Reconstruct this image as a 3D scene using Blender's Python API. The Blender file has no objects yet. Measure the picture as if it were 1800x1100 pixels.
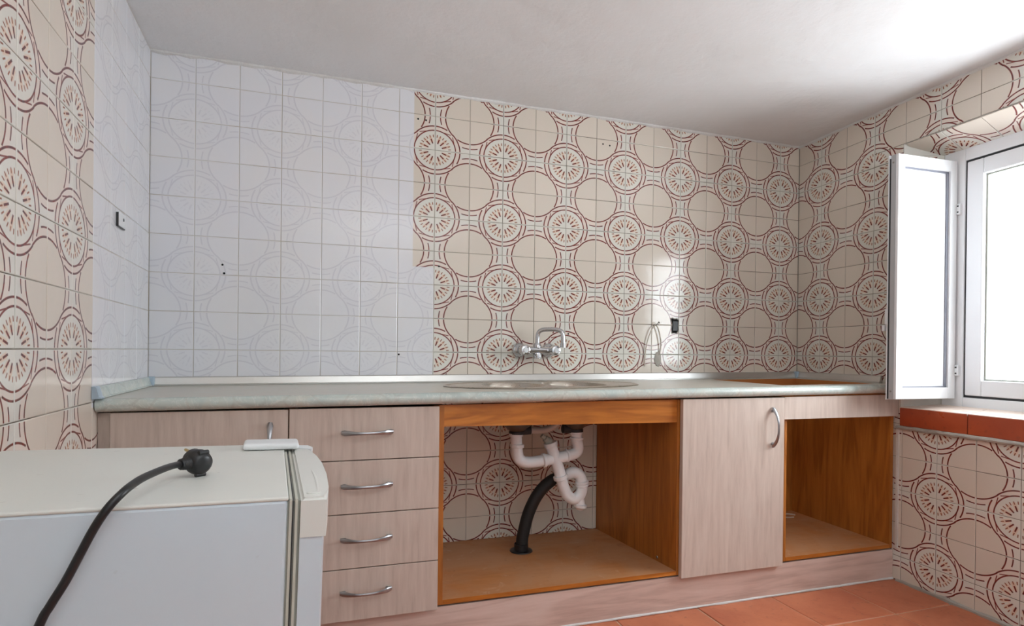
import bpy, bmesh, math, random
from math import sin, cos, pi, radians, hypot
from mathutils import Vector, Matrix
random.seed(7)
S = bpy.context.scene
COL = S.collection

# ------------------------------------------------------------------ camera
T = 0.15                 # tile pitch
TZ = 0.141612            # tile pitch, vertical
Z0 = 0.956               # height of joint row 0
W = 2.96845              # room width
ZC = 2.048               # ceiling height
AL, AR = -0.0405906, -0.0273870
cam_d = bpy.data.cameras.new('camera'); cam = bpy.data.objects.new('camera', cam_d); COL.objects.link(cam)
yaw, pitch, roll = 0.314861, -0.0030728, 0.0109221
fw = Vector((sin(yaw)*cos(pitch), cos(yaw)*cos(pitch), sin(pitch)))
r0 = Vector((cos(yaw), -sin(yaw), 0)); u0 = r0.cross(fw)
rr = r0*cos(roll)+u0*sin(roll); uu = -r0*sin(roll)+u0*cos(roll)
M = Matrix((rr, uu, -fw)).transposed().to_4x4(); M.translation = (0.610278, -2.416766, 0.961554)
cam.matrix_world = M
cam_d.sensor_width = 36; cam_d.lens = 1015.6046/1800*36
cam_d.shift_y = (621.042-550)/1800
cam_d.clip_start = 0.02
S.camera = cam

# ------------------------------------------------------------------ light
S.view_settings.view_transform = 'Standard'; S.view_settings.look = 'None'
S.view_settings.gamma = 1; S.view_settings.use_curve_mapping = False
S.view_settings.exposure = -0.17
wd = bpy.data.worlds.new('sky'); S.world = wd; wd.use_nodes = True
bg = wd.node_tree.nodes['Background']; bg.inputs[0].default_value = (0.88, 0.95, 1.0, 1); bg.inputs[1].default_value = 16.5
def area(name, loc, rot, sx, sy, power, color=(1, 1, 1), portal=False):
    l = bpy.data.lights.new(name, 'AREA'); l.shape = 'RECTANGLE'; l.size = sx; l.size_y = sy
    l.energy = power; l.color = color
    o = bpy.data.objects.new(name, l); COL.objects.link(o); o.location = loc; o.rotation_euler = rot
    if portal: l.cycles.is_portal = True
    return o
area('rear_fill', (1.5, -4.06, 1.1), (radians(90), 0, 0), 2.7, 1.9, 10, (0.78, 0.90, 1.0))  # added fill just inside the closed front wall, no doorway there
area('bounce_fill', (1.15, -2.9, 1.25), (radians(180-2), 0, 0), 0.5, 0.5, 46, (0.90, 0.96, 1.0))  # added fill aimed up at the ceiling behind the camera
area('window_portal', (3.20, -1.23, 1.28), (radians(90), 0, radians(88.4)), 0.86, 0.86, 1, portal=True)

# ------------------------------------------------------------------ node helpers
def lin(c):
    return tuple(((x/255+0.055)/1.055)**2.4 if x/255 > 0.04045 else x/255/12.92 for x in c) + (1,)
class X:
    """tiny expression wrapper round Math nodes"""
    def __init__(s, nt, v): s.nt, s.v = nt, v
    def op(s, kind, b=None, c=None):
        n = s.nt.nodes.new('ShaderNodeMath'); n.operation = kind
        for k, t in enumerate((s, b, c)):
            if t is None: continue
            if isinstance(t, X): s.nt.links.new(t.v, n.inputs[k])
            else: n.inputs[k].default_value = t
        return X(s.nt, n.outputs[0])
    def __add__(s, b): return s.op('ADD', b)
    def __sub__(s, b): return s.op('SUBTRACT', b)
    def __mul__(s, b): return s.op('MULTIPLY', b)
    def rsub(s, a): return s.op('MULTIPLY_ADD', -1.0, a)
    def abs(s): return s.op('ABSOLUTE')
    def mx(s, b): return s.op('MAXIMUM', b)
    def mn(s, b): return s.op('MINIMUM', b)
    def sat(s): return s.op('MAXIMUM', 0.0).op('MINIMUM', 1.0)
    def gt(s, a, k=60.0): return ((s - a)*k + 0.5).sat()
    def lt(s, a, k=60.0): return ((s - a)*(-k) + 0.5).sat()
    def line(s, r, w, k=90.0): return (((s - r).abs() - w)*(-k) + 0.5).sat()
class MB:
    def __init__(s, name, rough=0.5, metal=0.0, color=(200, 200, 200), coat=0.0, spec=0.5):
        s.m = bpy.data.materials.new(name); s.m.use_nodes = True; s.nt = s.m.node_tree
        s.b = s.nt.nodes['Principled BSDF']; s.out = s.nt.nodes['Material Output']
        s.b.inputs['Roughness'].default_value = rough; s.b.inputs['Metallic'].default_value = metal
        s.b.inputs['Base Color'].default_value = lin(color); s.b.inputs['Coat Weight'].default_value = coat
        s.b.inputs['Specular IOR Level'].default_value = spec
    def n(s, t): return s.nt.nodes.new(t)
    def l(s, a, b): s.nt.links.new(a, b)
    def coord(s, kind='Object', obj=None):
        t = s.n('ShaderNodeTexCoord')
        if obj: t.object = obj
        return t.outputs[kind]
    def sep(s, v):
        n = s.n('ShaderNodeSeparateXYZ'); s.l(v, n.inputs[0]); return [X(s.nt, o) for o in n.outputs]
    def scaled(s, v, sc, loc=(0, 0, 0)):
        n = s.n('ShaderNodeMapping'); s.l(v, n.inputs[0]); n.inputs['Scale'].default_value = sc; n.inputs['Location'].default_value = loc
        return n.outputs[0]
    def noise(s, v, scale, detail=3, rough=0.5, dist=0.0):
        n = s.n('ShaderNodeTexNoise'); s.l(v, n.inputs['Vector']); n.inputs['Scale'].default_value = scale
        n.inputs['Detail'].default_value = detail; n.inputs['Roughness'].default_value = rough; n.inputs['Distortion'].default_value = dist
        return X(s.nt, n.outputs[0])
    def mix(s, f, a, b):
        n = s.n('ShaderNodeMix'); n.data_type = 'RGBA'
        if isinstance(f, X): s.l(f.v, n.inputs[0])
        else: n.inputs[0].default_value = f
        for k, c in ((6, a), (7, b)):
            if isinstance(c, tuple): n.inputs[k].default_value = lin(c) if len(c) == 3 else c
            else: s.l(c, n.inputs[k])
        return n.outputs[2]
    def ramp(s, f, stops):
        n = s.n('ShaderNodeValToRGB'); s.l(f.v, n.inputs[0]); e = n.color_ramp.elements
        while len(e) < len(stops): e.new(0.5)
        for k, (p, c) in enumerate(stops): e[k].position = p; e[k].color = lin(c)
        return n.outputs[0]
    def color(s, sock): s.l(sock, s.b.inputs['Base Color'])
    def rough(s, x): s.l(x.v, s.b.inputs['Roughness'])
    def bump(s, h, strength=0.2, dist=0.01):
        n = s.n('ShaderNodeBump'); s.l(h.v, n.inputs['Height']); n.inputs['Strength'].default_value = strength; n.inputs['Distance'].default_value = dist
        s.l(n.outputs[0], s.b.inputs['Normal'])
def plain(name, color, rough=0.5, metal=0.0, **k): return MB(name, rough, metal, color, **k).m

# ------------------------------------------------------------------ mesh helpers
def box(bm, x0, x1, y0, y1, z0, z1, bev=0.0, seg=2):
    vs = [bm.verts.new(p) for p in ((x0,y0,z0),(x1,y0,z0),(x1,y1,z0),(x0,y1,z0),(x0,y0,z1),(x1,y0,z1),(x1,y1,z1),(x0,y1,z1))]
    fs = [bm.faces.new([vs[i] for i in q]) for q in ((3,2,1,0),(4,5,6,7),(0,1,5,4),(1,2,6,5),(2,3,7,6),(3,0,4,7))]
    if bev:
        es = list({e for f in fs for e in f.edges})
        bmesh.ops.bevel(bm, geom=es, offset=bev, segments=seg, profile=0.5, affect='EDGES')
def tube(bm, pts, r, seg=12, caps=True, flat=1.0, smooth=0):
    pts = [Vector(p) for p in pts]
    if smooth:
        rs = r if isinstance(r, (list, tuple)) else [r]*len(pts)
        out, ro = [], []
        for i in range(len(pts)-1):
            p0, p1, p2, p3 = pts[max(i-1, 0)], pts[i], pts[i+1], pts[min(i+2, len(pts)-1)]
            for k in range(smooth):
                t = k/smooth
                out.append(0.5*((2*p1)+(p2-p0)*t+(2*p0-5*p1+4*p2-p3)*t*t+(3*p1-p0-3*p2+p3)*t**3)); ro.append(rs[i]*(1-t)+rs[i+1]*t)
        out.append(pts[-1]); ro.append(rs[-1]); pts, r = out, ro
    rs = r if isinstance(r, (list, tuple)) else [r]*len(pts)
    rings = []; nrm = None
    for i, p in enumerate(pts):
        d = (pts[min(i+1, len(pts)-1)]-pts[max(i-1, 0)]).normalized()
        if nrm is None:
            nrm = d.orthogonal().normalized()
            if abs(d.z) < 0.9: nrm = (Vector((0, 0, 1))-d*d.z).normalized()
        nrm = (nrm-d*nrm.dot(d)).normalized(); b = d.cross(nrm)
        rings.append([bm.verts.new(p+(nrm*cos(2*pi*k/seg)*flat+b*sin(2*pi*k/seg))*rs[i]) for k in range(seg)])
    for a, c in zip(rings, rings[1:]):
        for k in range(seg): bm.faces.new((a[k], a[(k+1) % seg], c[(k+1) % seg], c[k]))
    if caps:
        bm.faces.new(rings[0][::-1]); bm.faces.new(rings[-1])
def lathe(bm, prof, loc=(0, 0, 0), axis=(0, 0, 1), seg=24, sx=1.0, sy=1.0):
    q = Vector((0, 0, 1)).rotation_difference(Vector(axis).normalized()); L = Vector(loc); rings = []
    for r, z in prof:
        if r < 1e-6: rings.append([bm.verts.new(L+q @ Vector((0, 0, z)))])
        else: rings.append([bm.verts.new(L+q @ Vector((r*sx*cos(2*pi*k/seg), r*sy*sin(2*pi*k/seg), z))) for k in range(seg)])
    for a, b in zip(rings, rings[1:]):
        for k in range(seg):
            k2 = (k+1) % seg
            if len(a) == 1 and len(b) == 1: continue
            if len(a) == 1: bm.faces.new((a[0], b[k2], b[k]))
            elif len(b) == 1: bm.faces.new((a[k], a[k2], b[0]))
            else: bm.faces.new((a[k], a[k2], b[k2], b[k]))
def prism(bm, poly, f, h):
    """poly: 2d points; f maps (a,b,h) to xyz; h=(h0,h1)"""
    A = [bm.verts.new(f(a, b, h[0])) for a, b in poly]; B = [bm.verts.new(f(a, b, h[1])) for a, b in poly]
    n = len(poly); bm.faces.new(A[::-1]); bm.faces.new(B)
    for k in range(n): bm.faces.new((A[k], A[(k+1) % n], B[(k+1) % n], B[k]))
def plate(bm, loops, z0, z1):
    """flat plate with holes; loops[0] outer"""
    es = []
    for lp in loops:
        vs = [bm.verts.new((x, y, z1)) for x, y in lp]
        es += [bm.edges.new((vs[k], vs[(k+1) % len(vs)])) for k in range(len(vs))]
    r = bmesh.ops.triangle_fill(bm, edges=es, use_beauty=True, normal=(0, 0, 1))
    fs = [g for g in r['geom'] if isinstance(g, bmesh.types.BMFace)]
    e = bmesh.ops.extrude_face_region(bm, geom=fs)
    bmesh.ops.translate(bm, vec=(0, 0, z0-z1), verts=[g for g in e['geom'] if isinstance(g, bmesh.types.BMVert)])
def obj(name, bm, mat, parent=None, smooth=False, off=None, recalc=True):
    if off: bmesh.ops.translate(bm, vec=(-off[0], -off[1], -off[2]), verts=bm.verts)
    if recalc: bmesh.ops.recalc_face_normals(bm, faces=bm.faces)
    if smooth:
        for f in bm.faces: f.smooth = True
        for e in bm.edges:
            if len(e.link_faces) == 2 and e.calc_face_angle(0) > radians(38): e.smooth = False
    me = bpy.data.meshes.new(name); bm.to_mesh(me); bm.free()
    if mat: me.materials.append(mat)
    o = bpy.data.objects.new(name, me); COL.objects.link(o)
    if parent: o.parent = parent
    return o
def nb(): return bmesh.new()
def tag(o, label=None, cat=None, group=None, kind=None):
    if label: o['label'] = label
    if cat: o['category'] = cat
    if group: o['group'] = group
    if kind: o['kind'] = kind
    return o
def thing(name, label, cat, loc=(0, 0, 0), rot=None, group=None, kind=None):
    o = bpy.data.objects.new(name, None); COL.objects.link(o); o.location = loc; o.empty_display_size = 0.05
    if rot: o.rotation_euler = rot
    return tag(o, label, cat, group, kind)
def boxo(name, dims, mat, parent, bev=0.0, off=None, seg=2):
    bm = nb(); box(bm, *dims, bev=bev, seg=seg); return obj(name, bm, mat, parent, off=off)

# ------------------------------------------------------------------ walls (frames first, materials refer to them)
def wall(name, label, loc, ang, bm):
    o = obj(name, bm, None, recalc=True); o.location = loc; o.rotation_euler = (0, 0, ang)
    return tag(o, label, 'wall', kind='structure')
angL = math.atan2(cos(AL), sin(AL)); angR = math.atan2(-cos(AR), sin(AR))
GY = 0.0016
bm = nb(); box(bm, -0.3, W+0.3, GY, 0.2, -0.1, ZC+0.1)
wall_back = wall('wall_back', 'tiled back wall behind the worktop, its left third painted over white', (0, 0, 0), 0, bm)
bm = nb(); box(bm, -4.2, 0.15, GY, 0.2, -0.1, ZC+0.1)
wall_left = wall('wall_left', 'tiled left wall beside the fridge with a white painted strip at its corner', (0, 0, 0), angL, bm)
# right wall with splayed window reveal
OU0, OU1, OZ0, OZ1 = 0.586, 1.86, 0.650, 1.865
BU0, BU1, BZ0, BZ1, RD = 0.672, 1.78, 0.735, 1.803, 0.125
bm = nb()
def ring(u0_, u1_, z0_, z1_, y): return [bm.verts.new(p) for p in ((u0_, y, z0_), (u1_, y, z0_), (u1_, y, z1_), (u0_, y, z1_))]
R = [ring(-0.15, 4.2, -0.1, ZC+0.1, GY), ring(OU0, OU1, OZ0, OZ1, GY), ring(BU0, BU1, BZ0, BZ1, RD), ring(BU0, BU1, BZ0, BZ1, 0.24), ring(-0.15, 4.2, -0.1, ZC+0.1, 0.24)]
for a, b in zip(R, R[1:]+R[:1]):
    for k in range(4): bm.faces.new((a[k], a[(k+1) % 4], b[(k+1) % 4], b[k]))
wall_right = wall('wall_right', 'tiled right wall with the window and its terracotta sill', (W, 0, 0), angR, bm)
bm = nb()
box(bm, -0.3, W+0.6, -4.3, -4.1, -0.1, ZC+0.1)
wall_front = obj('wall_front', bm, None); tag(wall_front, 'plain plaster wall behind the camera', 'wall', kind='structure')

# ------------------------------------------------------------------ materials
def paint_mask(m, wobj, side):
    x, y, z = m.sep(m.coord('Object', wobj))
    if side == 'back':
        return x.lt(0.9585, 500).mx(x.lt(1.0485, 900)*z.lt(1.312, 500))*z.gt(0.815, 500)
    if side == 'left':
        return x.gt(-0.613, 500)*z.gt(0.80, 500)
    return None
def tile_mat(name, wobj, side):
    m = MB(name, rough=0.13); nt = m.nt
    p, q, _ = m.sep(m.coord('UV'))
    rF = (p*p+q*q).op('SQRT'); p1 = p.rsub(1.0); q1 = q.rsub(1.0)
    rC = (p1*p1+q1*q1).op('SQRT')
    aF = q.op('ARCTAN2', p); aC = q1.op('ARCTAN2', p1)
    D = pi/180
    w = 0.0175
    sel = lambda a, lo, hi: a.gt(lo*D, 40)*a.lt(hi*D, 40)
    S1 = rF.line(0.71, w)*(aF.gt(44*D, 60)); S2 = rC.line(0.71, w)*(aC.gt(44*D, 60))
    D1 = rF.line(0.71, w)*aF.lt(29*D, 60); D2 = rC.line(0.71, w)*aC.lt(31*D, 60)
    I1 = rF.line(0.583, w*0.95)
    d3 = aC.mn(aC.rsub(pi/2)); D3 = rC.line(0.855, w*0.85)*d3.lt(15.5*D, 60)
    ink = S1.mx(S2).mx(D1).mx(D2).mx(I1).mx(D3)
    def segm(a, b, wd):
        ax, ay = a; bx, by = b; dx, dy = bx-ax, by-ay; L2 = dx*dx+dy*dy
        t = ((p-ax)*(dx/L2)+(q-ay)*(dy/L2)).sat()
        ex = p-ax-t*dx; ey = q-ay-t*dy
        return (((ex*ex+ey*ey).op('SQRT')-wd)*(-90.0)+0.5).sat()
    pol = lambda r_, a_: (r_*cos(a_*D), r_*sin(a_*D))
    ink = ink.mx(segm(pol(0.585, 22), pol(0.655, 41), 0.012)).mx(segm(pol(0.585, 68), pol(0.655, 49), 0.012))
    # flower
    mod = (aF-(20-12.5)*D).op('FLOORED_MODULO', 25*D)-12.5*D
    inq = aF.gt(6*D, 60)*aF.lt(84*D, 60)
    dl = (rF*mod.op('SINE')).abs()
    pet = ((dl-0.0185)*(-90.0)+0.5).sat()*rF.gt(0.20, 50)*rF.lt(0.345, 50)*inq
    mod2 = (aF-(20-6.25)*D).op('FLOORED_MODULO', 12.5*D)-6.25*D
    dl2 = (rF*mod2.op('SINE')).abs()
    inq2 = aF.gt(5*D, 60)*aF.lt(85*D, 60)
    pet2 = ((dl2-0.013)*(-90.0)+0.5).sat()*rF.gt(0.375, 50)*rF.lt(0.455, 50)*inq2
    halo = rF.gt(0.24, 25)*rF.lt(0.43, 25)*((dl-0.045)*(-40.0)+0.5).sat()*inq*0.6
    edge = p.mn(q).mn(p1).mn(q1).gt(0.022, 70)
    ink = ink*edge
    tw = m.noise(m.coord('UV'), 9, 2)
    base = m.mix(rC.lt(0.70, 60), (221, 218, 210), (219, 209, 196))
    base = m.mix(rF.lt(0.575, 60), base, (222, 219, 210))
    pink = ((rF.gt(0.60)*rF.lt(0.70)).mx(rC.gt(0.70)*rC.lt(0.86)*rF.gt(0.70)))*edge
    base = m.mix(pink*0.45, base, (230, 204, 190))
    base = m.mix(halo, base, (224, 186, 156))
    base = m.mix(pet2*edge, base, (142, 84, 58))
    c = m.mix(ink.mx(pet*edge), base, m.mix(tw.gt(0.5, 6), (98, 32, 28), (124, 48, 40)))
    # tiny tint differences from tile to tile
    oi = m.n('ShaderNodeObjectInfo'); rnd = X(nt, oi.outputs['Random'])
    hs = m.n('ShaderNodeHueSaturation'); m.l(c, hs.inputs['Color']); m.l((rnd*0.07+0.96).v, hs.inputs['Value']); c = hs.outputs[0]
    pm = paint_mask(m, wobj, side)
    if pm is not None:
        shade = ink.mx(pet*0.6).mx(pet2*0.35).mx(pink*0.12)
        pn = m.noise(m.coord('Object', wobj), 5, 3)
        paint = m.mix(pn.gt(0.5, 4), (224, 225, 230), (226, 226, 228))
        pc = m.mix(shade*0.27, paint, (165, 163, 178))
        c = m.mix(pm, c, pc)
        m.rough(pm*0.02+0.12)
    m.color(c)
    wob = m.noise(m.coord('Object', wobj), 14, 2)
    m.bump(wob, 0.06, 0.01)
    return m.m
def grout_mat(name, wobj, side):
    m = MB(name, rough=0.8)
    v = m.coord('Object', wobj); n1 = m.noise(v, 3.1, 3); n2 = m.noise(v, 60, 2)
    c = m.mix(n1.gt(0.52, 7), (168, 162, 150), (96, 84, 70))
    c = m.mix(n2*0.35, c, (120, 112, 100))
    pm = paint_mask(m, wobj, side)
    if pm is not None: c = m.mix(pm, c, m.mix(n1.gt(0.5, 6), (206, 203, 197), (184, 174, 160)))
    m.color(c); return m.m
MT = {}; MG = {}
for nm, wo in (('back', wall_back), ('left', wall_left), ('right', wall_right)):
    MT[nm] = tile_mat('printed_tile_'+nm, wo, nm); MG[nm] = grout_mat('grout_'+nm, wo, nm); wo.data.materials.append(MG[nm])
def plaster_mat(name, a, b, bumpy=0.25):
    m = MB(name, rough=0.75); v = m.coord('Object')
    n1 = m.noise(v, 1.6, 4, 0.6, 0.4); n2 = m.noise(v, 11, 5, 0.6); n3 = m.noise(v, 2.3, 2)
    m.color(m.mix(n1.gt(0.5, 3), a, b))
    m.bump(n2*0.7+n3*1.5, bumpy, 0.03); return m.m
m_ceil = plaster_mat('ceiling_plaster', (226, 227, 228), (220, 220, 219), 0.3)
m_plaster = plaster_mat('wall_plaster', (222, 219, 213), (208, 203, 195), 0.5)
m_dirty = plaster_mat('dirty_mortar', (196, 192, 184), (140, 132, 120), 0.9)
wall_front.data.materials.append(m_plaster)
# reveal faces of the right wall are bare plaster
wall_right.data.materials.append(m_plaster)
for f in wall_right.data.polygons:
    c = f.center
    if c.y > GY+0.01: f.material_index = 1
def terracotta(name, a, b, rough=0.38):
    m = MB(name, rough=rough); v = m.coord('Object')
    oi = m.n('ShaderNodeObjectInfo'); add = m.n('ShaderNodeVectorMath'); add.operation = 'ADD'
    cmb = m.n('ShaderNodeCombineXYZ'); m.l((X(m.nt, oi.outputs['Random'])*37.0).v, cmb.inputs[0]); m.l(v, add.inputs[0]); m.l(cmb.outputs[0], add.inputs[1])
    n1 = m.noise(add.outputs[0], 4.5, 4, 0.6, 0.6); n2 = m.noise(add.outputs[0], 40, 2)
    c = m.mix(n1.gt(0.5, 3), a, b); c = m.mix(n2.gt(0.66, 12)*0.25, c, (105, 62, 48))
    m.color(c); m.bump(n2+n1, 0.06, 0.01); m.rough(n1*0.2+rough-0.1); return m.m
m_floor = terracotta('terracotta_floor', (204, 124, 88), (182, 102, 72), 0.42)
m_sill = terracotta('terracotta_sill', (184, 86, 50), (164, 72, 44), 0.3)
m_sill_daylit = terracotta('daylit_pale_terracotta', (242, 228, 216), (236, 214, 200), 0.5)  # terracotta lightened, daylight glare on the sill top put into its colour
def wood(name, stops, along='z', sc=1.0, rough=0.45, figure=0.35, bump=0.08, coords='Object'):
    m = MB(name, rough=rough); v = m.coord(coords)
    s = {'z': (1, 1, 0.09), 'x': (0.09, 1, 1), 'y': (1, 0.09, 1)}[along]
    vv = m.scaled(v, tuple(k*sc for k in s))
    n1 = m.noise(vv, 60, 4, 0.65, 0.2); n2 = m.noise(vv, 11, 3, 0.5, 1.2)
    wv = (n2*22.0).op('SINE')*0.5+0.5
    f = n1*(1-figure)+wv*figure
    m.color(m.ramp(f, stops)); m.bump(n1, bump, 0.004); return m.m
PALE = [(0.12, (172, 154, 141)), (0.42, (198, 181, 169)), (0.6, (206, 190, 178)), (0.88, (216, 202, 191))]
m_pale = wood('limed_oak_front', PALE, 'z', figure=0.13)
m_pale_x = wood('limed_oak_plinth', [(0.15, (178, 150, 138)), (0.5, (206, 180, 168)), (0.85, (218, 196, 186))], 'x', figure=0.3)
ORG = [(0.12, (132, 76, 26)), (0.45, (168, 102, 40)), (0.65, (180, 112, 46)), (0.9, (196, 130, 62))]
m_org = wood('orange_oak_side', ORG, 'z', figure=0.3, rough=0.4)
m_org_x = wood('orange_oak_rail', [(0.12, (150, 84, 26)), (0.45, (190, 116, 42)), (0.65, (200, 126, 50)), (0.9, (212, 142, 66))], 'x', figure=0.45, rough=0.38)
def dusty():
    m = MB('dusty_oak_base', rough=0.55); v = m.coord('Object')
    vv = m.scaled(v, (0.12, 1, 1)); n1 = m.noise(vv, 40, 4, 0.6); n2 = m.noise(v, 5, 4, 0.6, 0.8); n3 = m.noise(v, 11, 4, 0.65, 1.5)
    c = m.ramp(n1, [(0.2, (170, 108, 58)), (0.8, (196, 132, 78))])
    c = m.mix(n2.gt(0.45, 4)*0.7, c, (186, 140, 104)); c = m.mix(n3.gt(0.66, 14)*0.35, c, (205, 172, 148)); c = m.mix(n3.lt(0.33, 12)*0.35, c, (120, 66, 30))
    m.color(c); return m.m
m_base = dusty()
def marble():
    m = MB('marbled_laminate', rough=0.22); v = m.coord('Object'); x, y, z = m.sep(v)
    n1 = m.noise(v, 7, 4, 0.6, 1.5); n2 = m.noise(v, 17, 3, 0.6, 2.2)
    vein = (n2-0.5).abs().lt(0.018, 60)
    vv = m.n('ShaderNodeTexVoronoi'); vv.feature = 'DISTANCE_TO_EDGE'; vv.inputs['Scale'].default_value = 11
    m.l(m.scaled(v, (1, 1, 1)), vv.inputs['Vector']); ve = X(m.nt, vv.outputs[0]).lt(0.035, 40)
    c = m.ramp(n1, [(0.3, (178, 192, 188)), (0.5, (194, 204, 198)), (0.7, (200, 202, 192))])
    c = m.mix(vein*0.35, c, (232, 232, 226)); c = m.mix(ve*n1*0.5, c, (172, 168, 160))
    m.color(c); m.rough(n1*0.2+0.14); return m.m
m_marble = marble()
def beige_top():  # beiger tone for the slab top than for its front edge
    m = MB('beige_laminate_top', rough=0.32); v = m.coord('Object'); n1 = m.noise(v, 6, 4, 0.6, 1.2); n2 = m.noise(v, 25, 4, 0.6)
    c = m.ramp(n1, [(0.3, (190, 186, 172)), (0.5, (202, 198, 186)), (0.72, (206, 206, 198))])
    m.color(m.mix(n2.gt(0.62, 8)*0.3, c, (214, 208, 196))); m.rough(n1*0.25+0.2); return m.m
m_top = beige_top()
m_alu = MB('brushed_aluminium', rough=0.3, metal=0.9, color=(205, 204, 200)).m
m_alucap = plain('grey_blue_cap', (168, 186, 200), 0.35)
def steel(name, a, rough):
    m = MB(name, rough=rough, metal=1.0); v = m.coord('Object'); n = m.noise(m.scaled(v, (1, 12, 12)), 30, 2)
    m.color(m.mix(n, a, tuple(min(255, k+18) for k in a))); m.rough(n*0.15+rough-0.05); return m.m
m_sink = steel('worn_sink_steel', (188, 180, 168), 0.27)
m_chrome = plain('chrome', (205, 207, 210), 0.1, 1.0)
m_handle = plain('satin_nickel', (172, 174, 178), 0.28, 1.0)
def aged(name, a, b, rough=0.35):
    m = MB(name, rough=rough); v = m.coord('Object'); n = m.noise(v, 3, 3, 0.6, 0.5); n2 = m.noise(v, 45, 2)
    c = m.mix(n.gt(0.5, 3), a, b); c = m.mix(n2.gt(0.74, 14)*0.3, c, (150, 146, 136)); m.color(c); return m.m
m_fr = aged('fridge_enamel', (202, 216, 227), (207, 218, 226), 0.3)
m_fr_top = aged('fridge_top_laminate', (222, 222, 215), (216, 218, 213), 0.4)
m_cream = aged('aged_cream_plastic', (224, 224, 218), (219, 220, 215), 0.38)
m_whitep = plain('white_plastic', (228, 231, 233), 0.35)
m_gask = plain('gasket_grey', (158, 160, 150), 0.6)
m_recess = plain('grey_recess_shade', (120, 122, 132), 0.6)
m_dark = plain('dark_rubber', (40, 42, 44), 0.55)
m_black = plain('black_plastic', (30, 31, 33), 0.38)
m_hole = plain('black_void', (8, 8, 8), 0.9)
m_brass = plain('brass_pin', (196, 176, 128), 0.3, 0.9)
m_pvc = aged('white_pvc_pipe', (240, 242, 244), (232, 234, 236), 0.35)
m_grease = plain('stained_steel_fitting', (112, 100, 90), 0.4, 0.7)
m_hose = plain('pale_overflow_hose', (178, 168, 160), 0.45)
m_blackhose = plain('black_waste_hose', (26, 28, 30), 0.6)
m_frame = plain('white_lacquered_aluminium', (232, 234, 236), 0.3)
m_panel = plain('white_shutter_panel', (238, 240, 243), 0.4)
m_edge = plain('grey_profile_edge', (176, 178, 180), 0.4)
m_screw = plain('screw_steel', (150, 148, 142), 0.35, 0.9)
m_cord = plain('white_cord', (204, 194, 180), 0.6)
m_chip = plain('chipboard_edge', (176, 112, 56), 0.8)
def glass():
    m = bpy.data.materials.new('window_glass'); m.use_nodes = True; nt = m.node_tree; nt.nodes.remove(nt.nodes['Principled BSDF'])
    t = nt.nodes.new('ShaderNodeBsdfTransparent'); g = nt.nodes.new('ShaderNodeBsdfGlossy'); g.inputs['Roughness'].default_value = 0.02
    f = nt.nodes.new('ShaderNodeFresnel'); g_ = nt.nodes.new('ShaderNodeNewGeometry'); ior = X(nt, g_.outputs['Backfacing'])*(1/1.45-1.45)+1.45; nt.links.new(ior.v, f.inputs[0]); mx = nt.nodes.new('ShaderNodeMixShader')
    nt.links.new(f.outputs[0], mx.inputs[0]); nt.links.new(t.outputs[0], mx.inputs[1]); nt.links.new(g.outputs[0], mx.inputs[2])
    nt.links.new(mx.outputs[0], nt.nodes['Material Output'].inputs[0]); return m
m_glass = glass()

# ------------------------------------------------------------------ floor and ceiling
bm = nb(); box(bm, -0.3, W+0.3, -4.3, 0.2, -0.12, -0.003)
floor = obj('floor', bm, None); tag(floor, 'terracotta tiled floor with pale cement joints', 'floor', kind='structure')
mm = MB('cement_joint', rough=0.85); nz = mm.noise(mm.coord('Object'), 25, 3); mm.color(mm.mix(nz, (208, 176, 150), (186, 150, 124))); floor.data.materials.append(mm.m)
FP = 0.344
proto = None
for i in range(10):
    for j in range(11):
        x0 = 1.9625+(i-6)*FP; y0 = -0.817-FP*(j-2)
        xa, xb, ya, yb = max(x0, 0.0), min(x0+FP, W), max(y0-FP, -4.1), min(y0, 0.0)
        if xb-xa < 0.03 or yb-ya < 0.03: continue
        g = 0.0032; full = (xb-xa > FP-1e-4 and yb-ya > FP-1e-4)
        if full and proto: o = proto.copy(); COL.objects.link(o)
        else:
            bm = nb(); hx, hy = (xb-xa)/2-g, (yb-ya)/2-g
            box(bm, -hx, hx, -hy, hy, -0.006, 0.0)
            top = [e for e in bm.edges if all(abs(v.co.z) < 1e-6 for v in e.verts)]
            bmesh.ops.bevel(bm, geom=top, offset=0.0022, segments=1, affect='EDGES')
            o = obj('floor_tile', bm, m_floor, floor)
            if full: proto = o
        o.parent = floor; o.location = ((xa+xb)/2, (ya+yb)/2, random.uniform(-0.0006, 0.0006))
bm = nb()
N = 30
box(bm, -0.3, W+0.3, -4.3, 0.2, ZC, ZC+0.1)
ceiling = obj('ceiling', bm, m_ceil); tag(ceiling, 'uneven white plastered ceiling', 'ceiling', kind='structure')

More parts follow.
